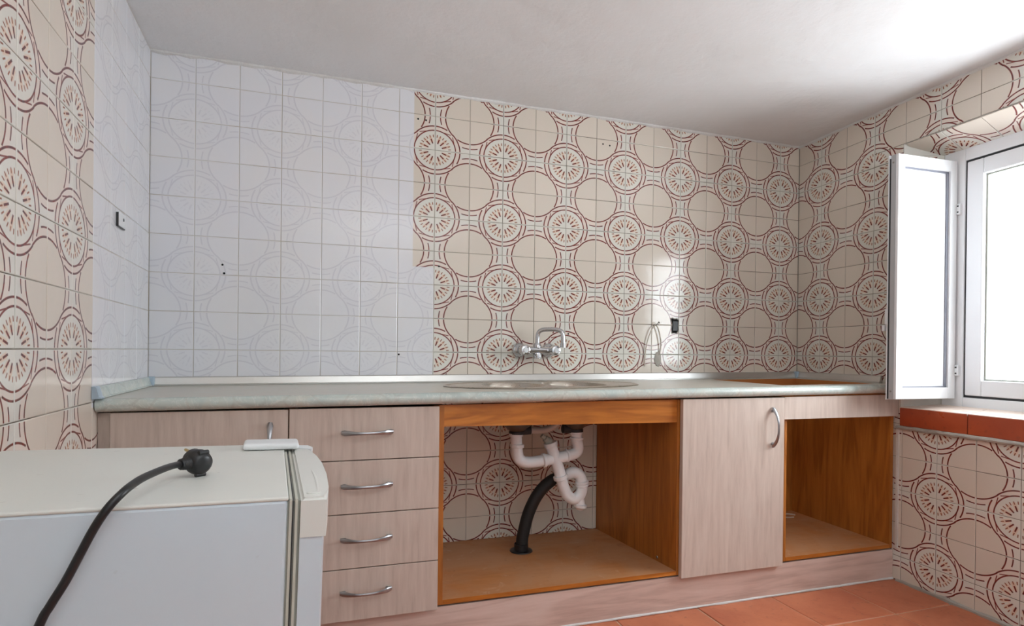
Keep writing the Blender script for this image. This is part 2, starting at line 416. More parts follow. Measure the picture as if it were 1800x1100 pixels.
# ------------------------------------------------------------------ wall tiles
cache = {}
def tile(wobj, key, u0_, u1_, v0_, v1_, i, j, ou, pu, ov, pv, rot=None, loc=None):
    """one tile covering [u0,u1]x[v0,v1]; lattice cell (i,j) with origin ou,ov and pitch pu,pv carries the print"""
    g = 0.0011
    full = abs(u1_-u0_-pu) < 1e-4 and abs(v1_-v0_-pv) < 1e-4
    cx, cz = (u0_+u1_)/2, (v0_+v1_)/2
    k = (key, i % 2, j % 2, pv)
    if full and k in cache: me = cache[k]
    else:
        bm = nb(); uvl = bm.loops.layers.uv.new('UVMap')
        hx, hz = (u1_-u0_)/2-g, (v1_-v0_)/2-g; b = min(0.0016, hx*0.4, hz*0.4)
        a = [bm.verts.new(p) for p in ((-hx, 0.0035, -hz), (hx, 0.0035, -hz), (hx, 0.0035, hz), (-hx, 0.0035, hz))]
        c = [bm.verts.new(p) for p in ((-hx, 0.0009, -hz), (hx, 0.0009, -hz), (hx, 0.0009, hz), (-hx, 0.0009, hz))]
        d = [bm.verts.new(p) for p in ((-hx+b, 0, -hz+b), (hx-b, 0, -hz+b), (hx-b, 0, hz-b), (-hx+b, 0, hz-b))]
        bm.faces.new(d)
        for s in range(4):
            t = (s+1) % 4; bm.faces.new((a[s], a[t], c[t], c[s])); bm.faces.new((c[s], c[t], d[t], d[s]))
        xF = i if i % 2 else i+1; yF = j if j % 2 == 0 else j+1
        for f in bm.faces:
            for lp in f.loops:
                lu = (cx+lp.vert.co.x-ou)/pu; lv = (cz+lp.vert.co.z-ov)/pv
                dx, dy = lu-xF, lv-yF                       # towards the big circle
                sx = 1 if xF == i else -1; sy = 1 if yF == j else -1
                ax, ay = dx*sx, dy*sy
                p_, q_ = {(1, 1): (ay, ax), (1, -1): (ax, ay), (-1, -1): (ay, ax), (-1, 1): (ax, ay)}[(sx, sy)]
                lp[uvl].uv = (p_, q_)
        bmesh.ops.recalc_face_normals(bm, faces=bm.faces)
        me = bpy.data.meshes.new('tile'); bm.to_mesh(me); bm.free(); me.materials.append(MT[key])
        if full: cache[k] = me
    o = bpy.data.objects.new('tile', me); COL.objects.link(o); o.parent = wobj
    if loc: o.location = loc; o.rotation_euler = rot
    else:
        o.location = (cx, random.uniform(-0.0003, 0.0003), cz)
        o.rotation_euler = (random.uniform(-.004, .004), 0, random.uniform(-.004, .004))
    return o
def tiling(wobj, key, ou, pu, i0, i1, j0, j1, umin, umax, keep=None, holes=(), join_first=False):
    for j in range(j0, j1+1):
        for i in range(i0, i1+1):
            a, b = max(ou+i*pu, umin), min(ou+(i+1)*pu, umax); c, d = max(Z0+j*TZ, 0.004), min(Z0+(j+1)*TZ, ZC-0.002)
            if keep and not keep(i, j): continue
            rects = [(a, b, c, d)]
            for (h0, h1, k0, k1) in holes:
                nr = []
                for (a, b, c, d) in rects:
                    if b <= h0 or a >= h1 or d <= k0 or c >= k1: nr.append((a, b, c, d)); continue
                    if c < k0: nr.append((a, b, c, k0))
                    if d > k1: nr.append((a, b, k1, d))
                    if a < h0: nr.append((a, h0, max(c, k0), min(d, k1)))
                    if b > h1: nr.append((h1, b, max(c, k0), min(d, k1)))
                rects = nr
            for (a, b, c, d) in rects:
                if b-a > 0.012 and d-c > 0.012: tile(wobj, key, a, b, c, d, i, j, ou, pu, Z0, TZ)
tiling(wall_back, 'back', -0.0177*T, T, 0, 19, -6, 7, 0.0005, W-0.0005, keep=lambda i, j: j >= -1 or (6 <= i <= 12))
tiling(wall_left, 'left', -0.0693*T, T, -12, -1, -7, 7, -4, -0.003, keep=lambda i, j: j >= -1 or i <= -4)
# fill the narrow first strip of the left wall with its neighbour tile (cut tiles at the corner)
for j in range(-1, 8): tile(wall_left, 'left', -0.0693*T, 0.0, max(Z0+j*TZ, 0), min(Z0+(j+1)*TZ, ZC-0.002), 0, j, -0.0693*T, T, Z0, TZ)
tiling(wall_right, 'right', -0.0243*T, T, 0, 12, -7, 7, 0.0005, 4, keep=lambda i, j: j >= -1 or i >= 3, holes=[(OU0, OU1, OZ0, OZ1)])
# soffit of the window: one slanting row of the same tiles
dv, dz = RD, OZ1-BZ1; L = hypot(dv, dz); th = math.atan2(dv, dz)
for i in range(4, 13):
    a, b = max(-0.0243*T+i*T, OU0), min(-0.0243*T+(i+1)*T, OU1)
    # local z runs from the deep edge up to the front edge
    tile(wall_right, 'right', a, b, Z0+6*TZ, Z0+6*TZ+L, i, 6, -0.0243*T, T, Z0, TZ, rot=(th, 0, 0), loc=((a+b)/2, dv/2, BZ1+dz/2-0.006))

# printed tiles on the splayed left jamb
jl = hypot(BU0-OU0, RD); ja = math.atan2(RD, BU0-OU0)
for j in range(-1, 7):
    c, d = max(Z0+j*TZ, 0.752), min(Z0+(j+1)*TZ, 1.861)
    tile(wall_right, 'right', 0.0, min(jl, T), c, d, 4, j, 0.0, T, Z0, TZ, rot=(0, 0, ja), loc=((OU0+BU0)/2+0.001, RD/2-0.001, (c+d)/2))
# rough plaster bead where ceiling meets walls
m_bead = plaster_mat('ceiling_bead', (226, 227, 226), (202, 199, 194), 0.8)
def bead(name, label, a, b, n=70, r=0.008):
    bm = nb(); a = Vector(a); b = Vector(b); pts = []; rs = []
    for k in range(n+1):
        t = k/n; pts.append(a.lerp(b, t)+Vector((random.uniform(-.0015, .0015), random.uniform(-.0015, .0015), random.uniform(-.002, .002)))); rs.append(r*random.uniform(0.65, 1.35))
    tube(bm, pts, rs, 6); o = obj(name, bm, m_bead, smooth=True); return tag(o, label, 'trim', kind='structure')
bead('trim_1', 'ragged plaster bead along the top of the back wall', (0.0, -0.001, ZC-0.002), (W, -0.001, ZC-0.002))
e = Vector((sin(AR), -cos(AR), 0))
bead('trim_2', 'ragged plaster bead along the top of the right wall', (W, 0, ZC-0.002), tuple(Vector((W, 0, ZC-0.002))+e*4), 90)
bm = nb(); pts = []; rs = []
for k in range(61):
    t = 0.58+k*0.035; pts.append(Vector((W-0.002, 0, 0.002))+e*t+Vector((random.uniform(-.003, .002), 0, random.uniform(-.001, .003)))); rs.append(0.011*random.uniform(0.6, 1.3))
tube(bm, pts, rs, 6); o = obj('trim_3', bm, m_dirty, smooth=True); tag(o, 'grey cement fillet between floor and right wall', 'trim', kind='structure')

# ------------------------------------------------------------------ window (right wall frame)
def rw_frame(name, label, cat, base, kind=None):
    o = thing(name, label, cat, kind=kind); o.rotation_euler = (0, 0, angR)
    v = Matrix.Rotation(angR, 3, 'Z') @ Vector(base); o.location = (W+v.x, v.y, v.z); return o
B = (1.08, 0.13, 0.757)
win = rw_frame('window_1', 'white aluminium window over the terracotta sill, its inner shutter swung open', 'window', B, 'structure')
def frame_bars(bm, u0_, u1_, z0_, z1_, y0, y1, w, bev=0.002):
    box(bm, u0_, u0_+w, y0, y1, z0_, z1_, bev); box(bm, u1_-w, u1_, y0, y1, z0_, z1_, bev)
    box(bm, u0_+w, u1_-w, y0, y1, z0_, z0_+w, bev); box(bm, u0_+w, u1_-w, y0, y1, z1_-w, z1_, bev)
# outer frame
bm = nb()
box(bm, 0.674, 0.758, 0.118, 0.175, 0.737, 1.801, 0.003); box(bm, 1.695, 1.778, 0.118, 0.175, 0.737, 1.801, 0.003)
box(bm, 0.758, 1.695, 0.118, 0.175, 0.737, 0.797, 0.003); box(bm, 0.758, 1.695, 0.118, 0.175, 1.752, 1.801, 0.003)
obj('frame', bm, m_frame, win, off=B)
bm = nb(); frame_bars(bm, 0.758, 1.695, 0.797, 1.752, 0.124, 0.16, 0.008, 0); obj('gasket', bm, m_dark, win, off=B)
bm = nb(); frame_bars(bm, 0.766, 1.687, 0.806, 1.743, 0.117, 0.17, 0.062, 0.004)
sash = obj('sash', bm, m_frame, win, off=B)
bm = nb(); frame_bars(bm, 0.828, 1.625, 0.868, 1.681, 0.135, 0.15, 0.006, 0); obj('glazing_bead', bm, m_gask, sash, off=B)
bm = nb(); box(bm, 0.829, 1.623, 0.146, 0.150, 0.870, 1.679); obj('glass', bm, m_glass, sash, off=B)
# shutter leaf, square to the wall
lu0, lu1, ly0, ly1, lz0, lz1 = 0.690, 0.732, -0.200, 0.112, 0.7905, 1.757
leaf = boxo('shutter', (lu0+0.004, lu1-0.012, ly0+0.002, ly1, lz0, lz1), m_panel, win, off=B)
bm = nb(); box(bm, lu1-0.012, lu1, ly0, ly0+0.034, lz0, lz1, .0015); box(bm, lu1-0.012, lu1, ly1-0.036, ly1, lz0, lz1, .0015)
box(bm, lu1-0.012, lu1, ly0+0.034, ly1-0.036, lz0, lz0+0.045, .0015); box(bm, lu1-0.012, lu1, ly0+0.034, ly1-0.036, lz1-0.045, lz1, .0015)
obj('stile', bm, m_frame, leaf, off=B)
bm = nb(); ya, yb, za, zb = ly0+0.034, ly1-0.036, lz0+0.045, lz1-0.045; ux = lu1-0.012
box(bm, ux, ux+0.004, yb-0.012, yb, za, zb); box(bm, ux, ux+0.004, ya, yb, zb-0.007, zb); box(bm, ux, ux+0.004, ya, yb, za, za+0.005)  # grey strips stand in for the shade round the sunk panel
obj('recess_shade', bm, m_recess, leaf, off=B)['label'] = 'grey strip put in for recess shade'
bm = nb(); box(bm, lu0+0.010, lu1-0.012, ly0, ly0+0.002, lz0, lz1); o = obj('edge_profile', bm, m_edge, leaf, off=B); o['label'] = 'grey edge profile'
bm = nb(); box(bm, lu0+0.003, lu0+0.010, ly0-0.001, ly0+0.004, lz0, lz1-0.012); o = obj('gasket', bm, m_dark, leaf, off=B); o['label'] = 'black rubber gasket'
bm = nb(); box(bm, lu0, lu0+0.004, ly0-0.003, ly1, lz0-0.004, lz1+0.002); obj('overlap_flange', bm, m_frame, leaf, off=B)
for z in (lz0+0.03, lz1-0.03):
    bm = nb(); lathe(bm, [(0, 0), (0.004, 0), (0.004, 0.0015), (0, 0.0015)], ((lu0+lu1)/2-0.002, ly0+0.0005, z), (0, -1, 0), 10); obj('screw', bm, m_screw, leaf, off=B)
for z in (0.905, 1.56):
    bm = nb(); box(bm, lu1-0.002, lu1+0.016, ly1-0.006, ly1+0.008, z-0.022, z+0.022, 0.003)
    h = obj('hinge', bm, m_whitep, leaf, off=B)
    for s in (-0.012, 0.012):
        bm = nb(); lathe(bm, [(0, 0), (0.0035, 0), (0.003, 0.0015), (0, 0.0015)], (lu1+0.007, ly1-0.006, z+s), (0, -1, 0), 10); obj('hinge_screw', bm, m_dark, leaf, off=B)
bm = nb(); box(bm, lu0-0.016, lu0, ly0+0.004, ly0+0.022, 1.085, 1.15, 0.004); box(bm, lu0-0.022, lu0-0.012, ly0-0.004, ly0+0.02, 1.06, 1.085, 0.003)
obj('latch', bm, m_whitep, leaf, off=B)

# sill
B2 = (1.08, 0.0, 0.664)
sill = rw_frame('trim_4', 'window sill of terracotta tiles under the shutter', 'sill', B2, 'structure')
for k in range(5):
    a = 0.589+k*0.279; b = min(a+0.2755, 1.858)
    if b-a < 0.05: continue
    bm = nb(); box(bm, a, b, -0.006, 0.02, 0.665, 0.742, 0.002); obj('sill_front_tile', bm, m_sill, sill, off=B2)
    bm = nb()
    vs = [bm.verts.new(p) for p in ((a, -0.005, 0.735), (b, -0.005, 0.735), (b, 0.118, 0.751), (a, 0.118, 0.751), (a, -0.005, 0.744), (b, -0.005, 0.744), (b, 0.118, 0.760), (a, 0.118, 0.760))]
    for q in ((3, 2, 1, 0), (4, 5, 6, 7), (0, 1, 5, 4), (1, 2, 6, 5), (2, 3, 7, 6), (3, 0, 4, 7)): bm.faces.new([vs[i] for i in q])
    obj('sill_top_tile', bm, m_sill_daylit, sill, off=B2)['label'] = 'sill top tile with daylight glare in its pale colour'
bm = nb(); box(bm, 0.589, 1.858, 0.0, 0.03, 0.652, 0.738); obj('mortar_bed', bm, m_dirty, sill, off=B2)
B3 = (1.08, 0.0, 0.652)
led = rw_frame('trim_5', 'grey moulding just under the terracotta sill front', 'moulding', B3, 'structure')
bm = nb(); pts = []; rs = []
for k in range(65): pts.append((0.575+k*0.02, -0.006+random.uniform(-.001, .001), 0.6565+random.uniform(-.001, .001))); rs.append(0.0085*random.uniform(0.85, 1.12))
tube(bm, pts, rs, 8); obj('bead', bm, m_dirty, led, smooth=True, off=B3)
# filler of plaster between the wall and the last cabinet
bm = nb(); box(bm, 0.572, 0.584, -0.004, 0.012, 0.14, 0.652)
B4 = (0.575, 0, 0.14); o = rw_frame('trim_6', 'pale plaster strip between the open hob cabinet and the right wall', 'trim', B4, 'structure'); obj('plaster_strip', bm, m_plaster, o, off=B4)

# ------------------------------------------------------------------ worktop
TILT = -0.0062
wt = thing('worktop', 'grey-green marbled laminate worktop along the back wall, with sink and hob cut-outs', 'worktop', (0, 0, 0.822), (0, TILT, 0))
def ell(cx, cy, a, b, n=40, p=2.0):
    r = []
    for k in range(n):
        t = 2*pi*k/n; c, s = cos(t), sin(t)
        r.append((cx+a*math.copysign(abs(c)**(2/p), c), cy+b*math.copysign(abs(s)**(2/p), s)))
    return r
SC = (1.437, -0.292)
HOB = (2.392, 2.905, -0.515, -0.055)
bm = nb()
plate(bm, [[(0.004, -0.004), (0.027, -0.586), (2.86, -0.586), (2.93, -0.55), (2.950, -0.5), (W-0.005, -0.004)], ell(SC[0], SC[1], 0.375, 0.20, 48), [(HOB[0], HOB[2]), (HOB[1], HOB[2]), (HOB[1], HOB[3]), (HOB[0], HOB[3])]], -0.036, 0.0)
obj('slab', bm, m_top, wt)
bm = nb(); R_ = 0.0165; prof = [(-0.585, 0.0)]
for k in range(0, 9): a = pi/2+pi*k/8*1.0; prof.append((-0.586+R_*1.0*cos(a), -0.0175+0.0175*sin(a)))
prof.append((-0.585, -0.035))
prism(bm, [prof[0]]+prof[1:-1]+[prof[-1]], lambda a, b, h: (h, a, b), (0.0275, 2.862)); obj('front_edge', bm, m_marble, wt, smooth=True)
# aluminium upstands with plastic corner pieces
def upst(name, pts, mat, hh=0.033, dd=0.02):
    bm = nb()
    (x0, y0), (x1, y1) = pts; d = Vector((x1-x0, y1-y0, 0)).normalized(); n = Vector((d.y, -d.x, 0))   # n points into the room
    f = lambda a, b, h: tuple(Vector((x0, y0, 0))+d*h+n*a+Vector((0, 0, b)))
    prism(bm, [(0.001, 0.001), (dd, 0.001), (dd, 0.004), (dd*0.82, 0.006), (dd*0.55, hh-0.003), (dd*0.4, hh), (0.001, hh)], f, (0, hypot(x1-x0, y1-y0)))
    return obj(name, bm, mat, wt)
upst('upstand', ((0.024, 0.0), (W-0.024, 0.0)), m_alu)
lx = lambda t: (t*0.0406, -t)
upst('upstand', (lx(0.585), lx(0.024)), m_marble)
rx = lambda t: (W-t*0.0274, -t)
upst('upstand', (rx(0.024), rx(0.5)), m_alu)
o = upst('upstand_end_cap', (lx(0.618), lx(0.583)), m_alucap, 0.034, 0.0215); o['label'] = 'blue grey plastic end cap'
for (a, b, c) in ((0.002, 0.026, 0), (W-0.026, W-0.002, 1)):
    bm = nb(); box(bm, a, b, -0.026, -0.001, 0.001, 0.0345, 0.004); o = obj('upstand_corner', bm, m_alucap, wt); o['label'] = 'blue grey plastic corner piece'
bm = nb(); x0, x1, y0, y1 = HOB
for d in ((x0, x0+0.002, y0, y1), (x1-0.002, x1, y0, y1), (x0, x1, y0, y0+0.002), (x0, x1, y1-0.002, y1)): box(bm, d[0], d[1], d[2], d[3], -0.0355, -0.0008)
o = obj('cutout_edge', bm, m_chip, wt); o['label'] = 'raw chipboard edge of the hob cut-out'

# ------------------------------------------------------------------ sink
def wz(x): return 0.822-math.tan(TILT)*x
sk = thing('sink', 'oval stainless steel double bowl sink set into the worktop', 'sink', (SC[0], SC[1], wz(SC[0])), (0, TILT, 0))
BW = [(-0.128, 0.004), (0.128, 0.004)]
bm = nb(); rim = ell(0, 0, 0.394, 0.217, 64)
bl = [ell(x, y, 0.118, 0.162, 36, 2.3) for x, y in BW]
plate(bm, [ell(0, 0, 0.386, 0.209, 64)]+bl, 0.0005, 0.003); obj('deck', bm, m_sink, sk)
bm = nb(); tube(bm, [(x, y, 0.0022) for x, y in rim+rim[:1]], 0.0075, 8, False, 0.45); obj('rim', bm, m_sink, sk, smooth=True)
for x, y in BW:
    bm = nb(); rings = []
    for s, z in ((1.0, 0.003), (0.97, -0.004), (0.93, -0.03), (0.86, -0.12), (0.78, -0.136), (0.5, -0.142), (0.26, -0.146)):
        rings.append([bm.verts.new((a, b, z)) for a, b in ell(x, y, 0.118*s, 0.162*(s if s > .6 else s*0.75), 36, 2.3)])
    for a, b in zip(rings, rings[1:]):
        for k in range(36): bm.faces.new((a[k], a[(k+1) % 36], b[(k+1) % 36], b[k]))
    bm.faces.new(rings[-1]); obj('bowl', bm, m_sink, sk, smooth=True)
    bm = nb(); lathe(bm, [(0.03, 0), (0.028, 0.003), (0.012, 0.001), (0, 0.001)], (x, y, -0.1455), (0, 0, 1), 20); obj('strainer', bm, m_chrome, sk, smooth=True)

# ------------------------------------------------------------------ handles
def handle_mesh(L=0.152, out=0.03):
    """bow handle along local x, standing out to -y"""
    bm = nb(); n = 20; pts = []; rs = []
    rings = []
    for k in range(n+1):
        t = -1+2*k/n; x = t*L/2; y = -out*(1-abs(t)**2.6)-0.005; wd = 0.0042+0.0058*abs(t)**1.8
        if k in (0, n): x *= 1.03; wd *= 0.55; y -= 0.001
        rings.append([bm.verts.new((x, y+sin(2*pi*q/10)*wd*0.62, cos(2*pi*q/10)*wd)) for q in range(10)])
    for a, b in zip(rings, rings[1:]):
        for q in range(10): bm.faces.new((a[q], a[(q+1) % 10], b[(q+1) % 10], b[q]))
    bm.faces.new(rings[0][::-1]); bm.faces.new(rings[-1])
    for s in (-1, 1): lathe(bm, [(0.0, 0.0), (0.0055, 0.0), (0.0055, 0.009), (0, 0.009)], (s*(L/2-0.012), 0.0, 0), (0, -1, 0), 10)
    return bm
def add_handle(parent, loc, vert=False):
    o = obj('handle', handle_mesh(), m_handle, parent, smooth=True); o.location = loc
    if vert: o.rotation_euler = (0, radians(90), 0)
    o['label'] = 'satin nickel bow handle'; return o

# ------------------------------------------------------------------ cabinets
ct = lambda x: 0.7815+0.0047*x           # top of the carcasses follows the sloping worktop
YF = -0.56
def carcass(t, x0, x1, mat, top, rail=True, xb0=None, xb1=None, base=m_base, th=0.016):
    """open box; parts in world coordinates minus the thing's location"""
    L = t.location
    for nm, a in (('side_panel', x0), ('side_panel', x1-th)):
        xb = a
        if a == x0 and xb0 is not None: xb = xb0
        if a != x0 and xb1 is not None: xb = xb1
        bm = nb(); prism(bm, [(a, YF), (a+th, YF), (xb+th, -0.006), (xb, -0.006)], lambda p, q, h: (p, q, h), (0.134, top)); obj(nm, bm, mat, t, off=L)
    bm = nb(); prism(bm, [(x0+th, YF), (x1-th, YF), ((xb1 if xb1 is not None else x1-th), -0.006), ((xb0+th if xb0 is not None else x0+th), -0.006)], lambda p, q, h: (p, q, h), (0.134, 0.150)); b = obj('base_panel', bm, base, t, off=L)
    return b
# corner door cabinet on the left
t = thing('base_cabinet', 'limed oak base cabinet with one door, left end, half hidden by the fridge', 'cabinet', (0.28, -0.3, 0.128))
carcass(t, 0.050, 0.512, m_org, 0.781)
boxo('filler_strip', (0.0235, 0.053, -0.562, -0.545, 0.128, 0.781), m_pale, t, off=t.location)
boxo('back_panel', (0.066, 0.496, -0.012, -0.007, 0.15, 0.781), m_org, t, off=t.location)
d = boxo('door', (0.0575, 0.511, -0.580, -0.5615, 0.1275, ct(0.3)-0.001), m_pale, t, 0.0012, off=t.location)
add_handle(d, Vector((0.463, -0.580, 0.668))-t.location, True)
# drawer cabinet
t = thing('drawer_cabinet', 'limed oak base cabinet with four drawers in a column', 'cabinet', (0.74, -0.3, 0.128))
carcass(t, 0.5135, 0.968, m_org, 0.784)
boxo('back_panel', (0.53, 0.95, -0.012, -0.007, 0.15, 0.784), m_org, t, off=t.location)
zs = [0.1275, 0.2885, 0.4565, 0.6215, ct(0.74)-0.0005]
for k in range(3, -1, -1):
    d = boxo('drawer', (0.5145, 0.9655, -0.580, -0.5615, zs[k]+0.0015, zs[k+1]-0.0015), m_pale, t, 0.0012, off=t.location)
    boxo('drawer_box', (0.535, 0.947, -0.561, -0.1, zs[k]+0.025, zs[k+1]-0.03), m_org, d, off=t.location)
    hz = [0.2185, 0.3810, 0.5445, 0.708][k]
    add_handle(d, Vector((0.7415, -0.580, hz))-t.location)
# sink cabinet, open
t = thing('sink_cabinet', 'orange oak sink cabinet standing open without doors, drain pipes inside', 'cabinet', (1.425, -0.3, 0.134))
LB = t.location.copy()
th = 0.016
for a, xb in ((0.9695, 0.9695), (1.867, 1.812)):
    bm = nb(); prism(bm, [(a, YF), (a+th, YF), (xb+th, -0.006), (xb, -0.006)], lambda p, q, h: (p, q, h), (0.134, ct(a)-0.001)); obj('side_panel', bm, m_org, t, off=LB)
# base panel with a hole for the waste hose
bm = nb(); plate(bm, [[(0.9855, YF), (1.867, YF), (1.812, -0.004), (0.9855, -0.004)], ell(1.383, -0.193, 0.036, 0.036, 20)], 0.135, 0.150); obj('base_panel', bm, m_base, t, off=LB)
bm = nb(); prism(bm, [(0.9855, ct(.98)-0.001), (0.9855, 0.7145), (1.867, 0.7045), (1.867, ct(1.86)-0.001)], lambda p, q, h: (p, h, q), (-0.5575, -0.541)); obj('front_rail', bm, m_org_x, t, off=LB)
bm = nb(); box(bm, 0.9855, 1.867, YF-0.0008, YF, 0.1345, 0.1495); o = obj('edge_band', bm, m_org_x, t, off=LB)
for (x, y, z, ax) in ((0.9895, -0.50, 0.19, (1, 0, 0)), (1.83, -0.45, 0.165, (-1, 0, 0.0))):
    bm = nb(); lathe(bm, [(0, 0), (0.006, 0), (0.005, 0.002), (0, 0.002)], (x-0.0035 if x < 1 else x+0.0265, y, z), ax, 10); obj('screw', bm, m_screw, t, off=LB)
# door cabinet
t = thing('base_cabinet', 'limed oak base cabinet with one tall door between the two open cabinets', 'cabinet', (2.12, -0.3, 0.128))
carcass(t, 1.8845, 2.366, m_org, 0.789, xb0=1.832, xb1=2.345)
d = boxo('door', (1.8765, 2.3425, -0.582, -0.5625, 0.1275, ct(2.1)+0.0005), m_pale, t, 0.0012, off=t.location)
add_handle(d, Vector((2.283, -0.582, 0.6765))-t.location, True)
# hob cabinet, open
t = thing('hob_cabinet', 'orange oak hob cabinet standing open under the hob cut-out, at the right wall', 'cabinet', (2.66, -0.3, 0.134)); LB = t.location.copy()
bm = nb(); prism(bm, [(2.367, YF), (2.376, YF), (2.37, -0.006), (2.361, -0.006)], lambda p, q, h: (p, q, h), (0.134, ct(2.36))); obj('side_panel', bm, m_org, t, off=LB)
bm = nb(); prism(bm, [(2.931, YF), (2.947, YF), (2.952, -0.006), (2.936, -0.006)], lambda p, q, h: (p, q, h), (0.134, ct(2.93))); obj('side_panel', bm, m_org, t, off=LB)
bm = nb(); prism(bm, [(2.376, YF), (2.931, YF), (2.936, -0.006), (2.37, -0.006)], lambda p, q, h: (p, q, h), (0.135, 0.150)); obj('base_panel', bm, m_base, t, off=LB)
boxo('edge_band', (2.376, 2.931, YF-0.0008, YF, 0.1345, 0.1495), m_org_x, t, off=LB)
boxo('back_panel', (2.37, 2.936, -0.012, -0.006, 0.15, 0.78), m_org, t, off=LB)
bm = nb(); prism(bm, [(2.3445, ct(2.35)+0.001), (2.3445, 0.7055), (2.9515, 0.7045), (2.9515, ct(2.95)+0.0005)], lambda p, q, h: (p, h, q), (-0.580, -0.5625)); obj('fascia', bm, m_pale, t, off=LB)
# plinth
t = thing('plinth', 'long limed oak plinth board under all the cabinets', 'plinth', (1.48, -0.55, 0.0))
boxo('board', (0.03, 2.9515, -0.5605, -0.545, 0.006, 0.1275), m_pale_x, t, off=t.location)
bm = nb(); tube(bm, [(0.03+k*0.0487, -0.561, 0.004+random.uniform(-.0008, .0008)) for k in range(61)], [0.0045*random.uniform(.8, 1.2) for k in range(61)], 6)
o = obj('sealant', bm, m_bead, t, off=t.location, smooth=True); o['label'] = 'pale sealant line along the floor'

# ------------------------------------------------------------------ drain under the sink
t = thing('sink_drain', 'white plastic drain pipes and trap hanging under the two sink bowls', 'drain', (1.45, -0.3, 0.66)); LB = t.location.copy()
def fit(x, y, z):
    bm = nb(); lathe(bm, [(0.026, 0.0), (0.028, -0.012), (0.046, -0.03), (0.05, -0.036), (0.05, -0.0), (0.03, 0.006)], (x, y, z+0.033), (0, 0, 1), 24)
    bmesh.ops.delete(bm, geom=[], context='VERTS'); return obj('drain_fitting', bm, m_grease, t, smooth=True, off=LB)
def fit2(x, y, z):
    bm = nb(); lathe(bm, [(0.0, -0.03), (0.027, -0.03), (0.03, -0.022), (0.044, -0.010), (0.062, 0.002), (0.062, 0.008), (0.0, 0.008)], (x, y, z), (0, 0, 1), 24)
    o = obj('drain_fitting', bm, m_grease, t, smooth=True, off=LB); o['label'] = 'stained steel drain fitting'
    bm = nb(); lathe(bm, [(0.028, 0), (0.031, -0.002), (0.031, -0.012), (0.025, -0.014)], (x, y, z-0.024), (0, 0, 1), 20); obj('drain_nut', bm, m_dark, t, smooth=True, off=LB)
fit2(1.323, -0.3, 0.680); fit2(1.570, -0.3, 0.681)
for x in (1.323, 1.570):
    bm = nb(); tube(bm, [(x, -0.3, 0.655), (x-(0.055 if x > 1.5 else -0.055), -0.3, 0.658)], 0.018, 12); obj('overflow_stub', bm, m_dark, t, smooth=True, off=LB)
bm = nb(); tube(bm, [(1.375, -0.3, 0.658), (1.42, -0.3, 0.654), (1.46, -0.31, 0.664), (1.49, -0.32, 0.69), (1.50, -0.33, 0.73)], 0.0135, 12, smooth=6); o = obj('overflow_hose', bm, m_hose, t, smooth=True, off=LB); o['label'] = 'pinkish overflow hose between the bowls'
P = 0.0225
def pipe(name, pts, r=P, mat=m_pvc, sm=6): bm = nb(); tube(bm, pts, r, 18, smooth=sm); return obj(name, bm, mat, t, smooth=True, off=LB)
def collar(p, ax, r=0.0275, h=0.014):
    bm = nb(); lathe(bm, [(0.0, -h/2), (r*0.93, -h/2), (r, -h/2+0.002), (r, h/2-0.002), (r*0.93, h/2), (0.0, h/2)], p, ax, 20); obj('collar', bm, m_pvc, t, smooth=True, off=LB)
pipe('tail_pipe', [(1.320, -0.3, 0.652), (1.322, -0.3, 0.60), (1.327, -0.3, 0.562), (1.336, -0.3, 0.544), (1.358, -0.3, 0.533), (1.40, -0.3, 0.532), (1.47, -0.3, 0.540)])
pipe('tail_pipe', [(1.572, -0.3, 0.652), (1.577, -0.3, 0.61), (1.582, -0.3, 0.580), (1.575, -0.3, 0.562), (1.55, -0.3, 0.553), (1.48, -0.3, 0.541)])
collar((1.319, -0.3, 0.641), (0, 0, 1)); collar((1.324, -0.3, 0.598), (0.05, 0, 1)); collar((1.573, -0.3, 0.641), (0, 0, 1), h=0.01); collar((1.576, -0.3, 0.618), (0.05, 0, 1), h=0.01)
collar((1.437, -0.3, 0.536), (1, 0, 0.1)); collar((1.535, -0.3, 0.551), (1, 0, 0.15), 0.026, 0.008)
pipe('branch', [(1.467, -0.3, 0.590), (1.480, -0.3, 0.555), (1.494, -0.3, 0.515), (1.508, -0.3, 0.470)])
collar((1.464, -0.3, 0.598), (-0.3, 0, 1), 0.0275, 0.018)
bm = nb(); lathe(bm, [(0.017, 0.0), (0.014, 0.02), (0.014, 0.026), (0.009, 0.028), (0.009, 0.045), (0, 0.046)], (1.461, -0.3, 0.606), (-0.75, 0.0, 0.6), 12); o = obj('inlet_plug', bm, m_gask, t, smooth=True, off=LB); o['label'] = 'grey ribbed inlet plug'
collar((1.508, -0.3, 0.466), (-0.3, 0, 1), 0.029, 0.016)
pipe('trap', [(1.510, -0.3, 0.465), (1.522, -0.3, 0.425), (1.538, -0.3, 0.393), (1.565, -0.3, 0.375), (1.592, -0.3, 0.390), (1.602, -0.3, 0.418), (1.600, -0.3, 0.445), (1.590, -0.298, 0.470), (1.568, -0.29, 0.480), (1.548, -0.275, 0.470), (1.535, -0.255, 0.455), (1.51, -0.235, 0.44)])
collar((1.601, -0.3, 0.440), (-0.15, 0, 1), 0.0275, 0.012); collar((1.602, -0.3, 0.428), (-0.1, 0, 1), 0.0255, 0.01)
pipe('trap_neck', [(1.588, -0.3, 0.392), (1.594, -0.3, 0.350)], 0.0195)
bm = nb(); lathe(bm, [(0, -0.016), (0.012, -0.016), (0.022, -0.006), (0.026, -0.004), (0.026, 0.006), (0.018, 0.01), (0, 0.01)], (1.595, -0.3, 0.345), (0.1, 0, 1), 20); obj('clean_out_cap', bm, m_pvc, t, smooth=True, off=LB)
